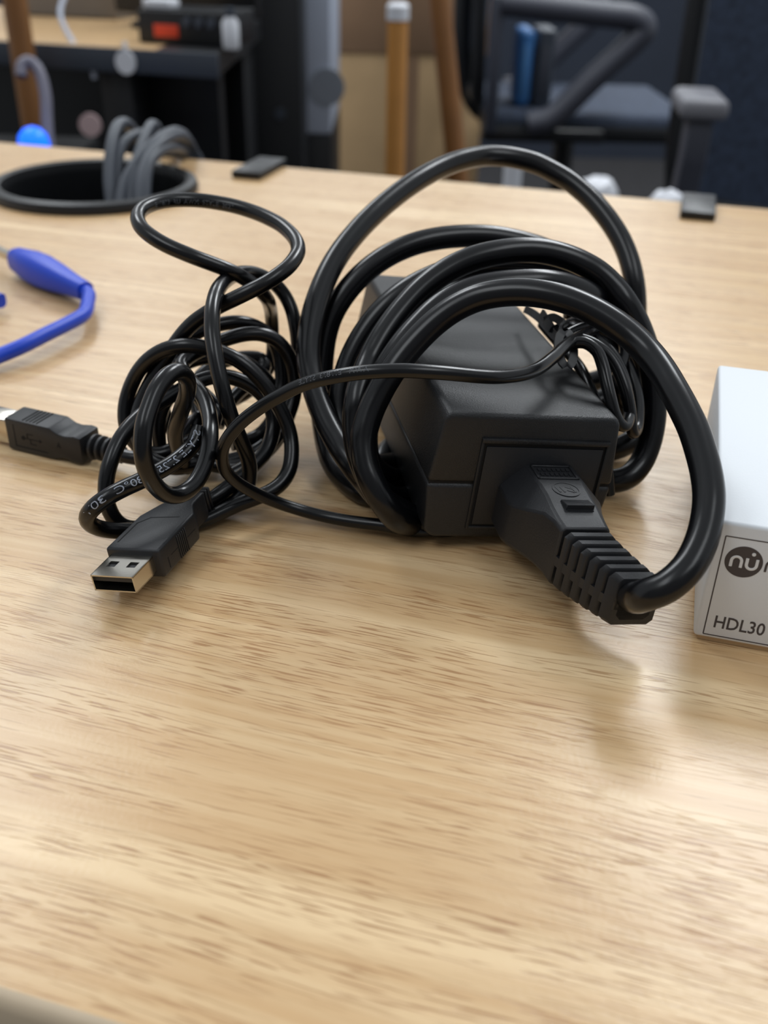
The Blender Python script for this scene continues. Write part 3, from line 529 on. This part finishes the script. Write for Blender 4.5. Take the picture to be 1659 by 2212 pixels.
# grey cabinet
t, hx, hy, hz = boxthing('metal_cabinet', 'tall light grey metal cabinet on a black plinth left of the cardboard boxes', 'cabinet', -186, -110, 1840, 2140, FLOOR_Z, 260, M_STEEL)
MB().box(-hx, hx, -hy, hy, 0, 512, 3).build('plinth', M_BLACK, t)
MB().box(-hx, hx, -hy, hy, 513, hz, 3).build('body', M_STEEL, t)
MB().disc((hx - 6, -hy - 1, 590), 30, 'y', 4, 40).build('round_vent', mat('mid_grey_plastic', (130, 136, 146), 0.6), t)
t, hx, hy, hz = boxthing('computer_tower', 'tall black computer tower beside the grey metal cabinet', 'computer', -300, -150, 1720, 1832, FLOOR_Z, 110, M_BLACK)
MB().box(-hx, hx, -hy, hy, 0, hz, 4).build('case', M_BLACK, t)
MB().box(-hx + 8, hx - 8, -hy - 3, -hy + 1, 20, hz - 20, 2).build('front_panel', M_BLACK, t)
MB().disc((40, -hy - 4, hz - 250), 9, 'y', 4, 24).build('power_button', M_DARKSTEEL, t)
# rear desk, same direction as the near one
RD = DESK
rd = thing('desk', 'rear desk with a wooden top and dark edge behind the grommet', 'desk', RD)
MB().prism([(-1900, 1147), (-606, 1147), (-690, 1560), (-1900, 1560)], 'z', -24, 0).build('tabletop', M_WOOD, rd, smooth=False)
MB().prism([(-605, 1147.2), (-526, 1147.2), (-640, 1560), (-689, 1560)], 'z', -24, 0.2).build('end_panel', M_BLACK, rd, smooth=False)
MB().box(-1900, -524, 1143, 1147, -26, 0.6, 0.8).build('edge_band', M_DARKSTEEL, rd)
MB().box(-1890, -560, 1220, 1236, -560, -24).build('underdesk_shade_sheet', M_BLACK, rd, smooth=False)  # black sheet added to stand in for the shade under the rear desk
for sx in (-1880, -690):
    for sy in (1165, 1510): MB().box(sx, sx + 40, sy, sy + 40, FLOOR_Z, -24, 1.5).build('leg', M_BLACK, rd)
# items on the rear desk
def on_rear(name, label, cat, p): return thing(name, label, cat, RD @ Matrix.Translation(p))
t = on_rear('power_supply', 'black bench device with an orange-red label and round knobs', 'electronic device', (-655, 1205, 0.2))
MB().box(0, 116, 0, 90, 0, 37, 2).build('case', M_BLACK, t)
MB().box(22, 54, -1.5, 0.5, 8, 22, 0.6).build('red_label', M_RED, t)
for x in (66, 82, 98): MB().disc((x, -2, 26), 5.5, 'y', 5, 20).build('knob', M_DARKSTEEL, t); 
MB().box(2, 40, 10, 40, 37, 48, 4).build('paper_label', M_WHITE, t)
t = on_rear('plastic_bottle', 'small white bottle right of the black bench device', 'bottle', (-531, 1200, 0.2))
MB().lathe([(0.01, 0), (9, 0), (10, 2), (10, 28), (6, 34), (6, 36)], n=24).build('body', M_WHITE, t)
MB().lathe([(6.6, 35), (6.6, 44), (0.01, 44)], n=24).build('cap', M_DARKSTEEL, t)
t = on_rear('monitor', 'black monitor standing on the rear desk behind the bench device', 'monitor', (-690, 1400, 0.2))
MB().box(-60, 60, -40, 60, 0, 8, 2).build('base', M_BLACK, t)
MB().box(-16, 16, 24, 40, 8, 90, 2).build('stand', M_BLACK, t)
MB().box(-105, 110, 0, 24, 14, 250, 5).build('screen_housing', M_BLACK, t)
t = on_rear('equipment_case', 'warm grey equipment case at the back of the rear desk at left', 'case', (-915, 1450, 0.2))
MB().box(-95, 95, 0, 80, 0, 230, 5).build('case', mat('warm_grey_plastic', (118, 114, 110), 0.6), t)
MB().box(-60, 60, -3, 1, 90, 130, 2).build('front_label', M_STEEL, t)
t = on_rear('paper_tag', 'white round tag hanging on the dark edge of the rear desk', 'tag', (-640, 1140.5, -14))
MB().disc((0, 0, 0), 13, 'y', 3, 30).build('tag_face', M_WHITE, t)
MB().box(-2, 2, -1, 4, 8, 22, 0.5).build('tab', M_WHITE, t)
tag(MB().tube(catmull([at(150, -30, 1235), at(130, 30, 1225), at(160, 95, 1212), at(192, 130, 1195), at(205, 170, 1200)], 6), 3.2, 10).build('hanging_cable', M_STEEL), 'thin grey cable hanging over the front of the rear desk', 'cable')
# black storage box and lamp between the two desks
t, hx, hy, hz = boxthing('storage_box', 'large black storage box below the rear desk at left', 'box', -660, -330, 1020, 1150, FLOOR_Z, -76, M_BLACK)
MB().box(-hx, hx, -hy, hy, 0, hz - 20, 4).build('body', M_MATT, t)
MB().box(-hx - 4, hx + 4, -hy - 4, hy + 4, hz - 22, hz, 4).build('lid', M_MATT, t)
t = thing('indicator_lamp', 'glowing blue dome lamp on the black storage box', 'lamp', Matrix.Translation((-362, 1046, -75.8)))
MB().lathe([(0.01, 0), (18, 0), (18, 4), (15, 5)], n=28).build('base', M_BLACK, t)
MB().lathe([(15.5, 4), (15.5, 12), (13.5, 20), (8, 26), (0.01, 28.5)], n=28).build('dome', M_GLOW, t)
tag(MB().tube(catmull([at(46, 165, 1030), at(48, 140, 1030), at(66, 134, 1032), at(86, 158, 1034), at(98, 205, 1036), at(101, 255, 1038), at(104, 300, 1040), at(110, 340, 1044)], 6), 6, 14).build('white_cable', mat('dull_lilac_tubing', (112, 110, 124), 0.5)), 'pale flexible tube curving above the glowing blue lamp', 'cable')
t = thing('box_badge', 'small pale badge below the rear desk, left of the grommet cables', 'badge', Matrix.Translation(at(195, 270, 1175)))
MB().disc((0, 0, 0), 13, 'y', 4, 24).build('badge_face', mat('pale_pink_plastic', (190, 165, 165), 0.5), t)

# office chairs
def tube_part(name, pts, r, material, parent, per=5, n=12): MB().tube(catmull(pts, per), r, n).build(name, material, parent)
def base_parts(t, seat_z):
    MB().tube([Vector((0, 0, FLOOR_Z + 60)), Vector((0, 0, seat_z - 8))], 24, 20).build('gas_lift', M_BLACK, t)
    for k in range(5):
        an = 2 * math.pi * k / 5 + 0.3; d_ = Vector((math.cos(an), math.sin(an), 0))
        MB().tube([Vector((0, 0, FLOOR_Z + 95)), d_ * 150 + Vector((0, 0, FLOOR_Z + 82)), d_ * 300 + Vector((0, 0, FLOOR_Z + 62))], [26, 20, 14], 10).build('base_leg', M_CHAIR, t)
        MB().disc(d_ * 300 + Vector((0, 0, FLOOR_Z + 27)), 27, 'x', 40, 20).build('castor', M_BLACK, t)
def chair(label, m_, arm_style, seat_z, arm_z, back_tilt):
    """local frame: faces +x, y to its left"""
    t = thing('office_chair', label, 'chair', m_)
    MB().box(-200, 235, -225, 225, seat_z - 46, seat_z, 18, 3).build('seat', M_MESH, t)
    MB().box(-205, 240, -230, 230, seat_z - 58, seat_z - 24, 8).build('seat_pan', M_BLACK, t)
    top = 430; bx_ = -225
    frame_pts = [(bx_, -215, seat_z + 20), (bx_ - 6, -228, seat_z + 140), (bx_ - back_tilt, -225, top - 60), (bx_ - back_tilt - 8, -190, top), (bx_ - back_tilt - 8, 190, top), (bx_ - back_tilt, 225, top - 60), (bx_ - 6, 228, seat_z + 140), (bx_, 215, seat_z + 20), (bx_ + 3, 0, seat_z + 14), (bx_, -215, seat_z + 20)]
    tube_part('backrest_frame', frame_pts, 15, M_BLACK, t)
    ms = MB(); rings = []
    for k in range(9):
        z = seat_z + 25 + (top - seat_z - 35) * k / 8; x = bx_ - back_tilt * (k / 8) + 22 * math.sin(math.pi * k / 8)
        rings.append([Vector((x, -214, z)), Vector((x + 14, -80, z)), Vector((x + 14, 80, z)), Vector((x, 214, z)), Vector((x - 3, 214, z)), Vector((x + 11, 80, z)), Vector((x + 11, -80, z)), Vector((x - 3, -214, z))])
    ms.loft(rings).build('backrest_mesh', M_MESH, t)
    tube_part('back_support', [(-60, 0, seat_z - 40), (-190, 0, seat_z - 42), (bx_ - 20, 0, seat_z + 60), (bx_ - back_tilt * 0.5 - 16, 0, seat_z + 300)], 20, M_BLACK, t)
    for sd in (-1, 1):
        y = sd * 252
        if arm_style == 'loop':
            tube_part('armrest', [(-195, y, arm_z + 18), (-120, y, arm_z + 12), (0, y, arm_z + 2), (70, y, arm_z - 4), (92, y, arm_z - 22), (70, y, arm_z - 52), (0, y, arm_z - 120), (-70, y, arm_z - 190), (-120, y, seat_z - 20)], 25, M_CHAIRARM, t, 6)
            MB().box(-210, -186, y - 14, y + 14, seat_z - 40, arm_z + 30, 6).build('arm_upright', M_CHAIR, t)
            MB().box(-212, 40, min(y, y - sd * 70), max(y, y - sd * 70), seat_z - 56, seat_z - 30, 4).build('arm_bracket', M_BLACK, t)
        else:
            MB().box(20, 128, y - 27, y + 27, arm_z - 24, arm_z, 9, 3).build('armrest_pad', mat('pale_grey_arm_pad', (112, 112, 118), 0.5), t)
            MB().prism([(70, arm_z - 24), (118, arm_z - 24), (112, arm_z - 70), (92, arm_z - 140), (60, seat_z - 30), (20, seat_z - 30), (50, arm_z - 130), (70, arm_z - 70)], 'y', y - 14, y + 14, 4).build('arm_post', M_CHAIRARM, t)
            MB().box(-20, 60, min(y, y - sd * 90), max(y, y - sd * 90), seat_z - 60, seat_z - 34, 4).build('arm_bracket', M_BLACK, t)
    base_parts(t, seat_z - 46)
    return t
chair('side-on mesh office chair with a triangular grey armrest loop', Matrix.Translation((398, 2440, 0)), 'loop', -206, -20, 30)
chair('nearer mesh office chair at right edge facing the oak desk', Matrix.Translation((615, 1290, 0)) @ Matrix.Rotation(math.radians(-97), 4, 'Z'), 'pad', -245, -28, 26)
t = thing('document_folder', 'blue folder standing on the seat of the side-on chair', 'folder', Matrix.Translation((272, 2330, -205.5)))
MB().box(-16, 16, -60, 60, 0, 150, 12, 3).build('cover', M_CLEARBLUE, t)
MB().box(-4, 4, -62, -58, 20, 120, 1).build('spine_label', M_STEELBLUE, t)
t = thing('document_folder', 'grey folder standing on the seat beside the blue folder', 'folder', Matrix.Translation((314, 2330, -205.5)))
MB().box(-18, 18, -60, 60, 0, 150, 5, 3).build('cover', M_DARKSTEEL, t)
MB().box(-5, 5, -62, -58, 20, 120, 1).build('spine_label', M_CHAIRARM, t)
# pale bits low behind the desk
def stool_leg(p, label):
    t = thing('white_table_leg', label, 'table leg', Matrix.Translation((p.x, p.y, FLOOR_Z)))
    h_ = p.z - FLOOR_Z
    MB().tube([Vector((0, 0, 0)), Vector((0, 0, h_))], 13, 16).build('tube', M_WHITE, t)
    MB().tube([Vector((0, 0, 0)), Vector((0, 0, 12))], 18, 16).build('foot', M_BLACK, t)
stool_leg(at(1110, 345, 1400), 'white round leg rising behind the oak desk under the tall loop')
def bag(p, r, label):
    bm = bmesh.new(); bmesh.ops.create_icosphere(bm, subdivisions=3, radius=r)
    rr = random.Random(int(p.x))
    for v in bm.verts: v.co = Vector((v.co.x, v.co.y * 0.9, max(v.co.z * 0.8, -0.62 * r))) * (1 + rr.uniform(-0.09, 0.09))
    h_ = p.z - FLOOR_Z - 0.62 * r
    t = thing('plastic_bag', label, 'bag', Matrix.Translation((p.x, p.y, FLOOR_Z)))
    for v in bm.verts: v.co.z += h_
    m_ = MB(); m_.bm.free(); m_.bm = bm; m_.build('sack', M_WHITE, t)
    MB().lathe([(0.01, 0), (r * 0.9, 0), (r * 0.8, 6), (r * 0.7, h_ - 0.5), (0.01, h_ - 0.5)], n=24).build('black_bin', M_BLACK, t)
bag(at(1292, 390, 1600), 34, 'white crumpled bag in a black bin under the side-on chair')
bag(at(1446, 418, 1000), 20, 'white crumpled bag in a black bin left of the nearer chair')
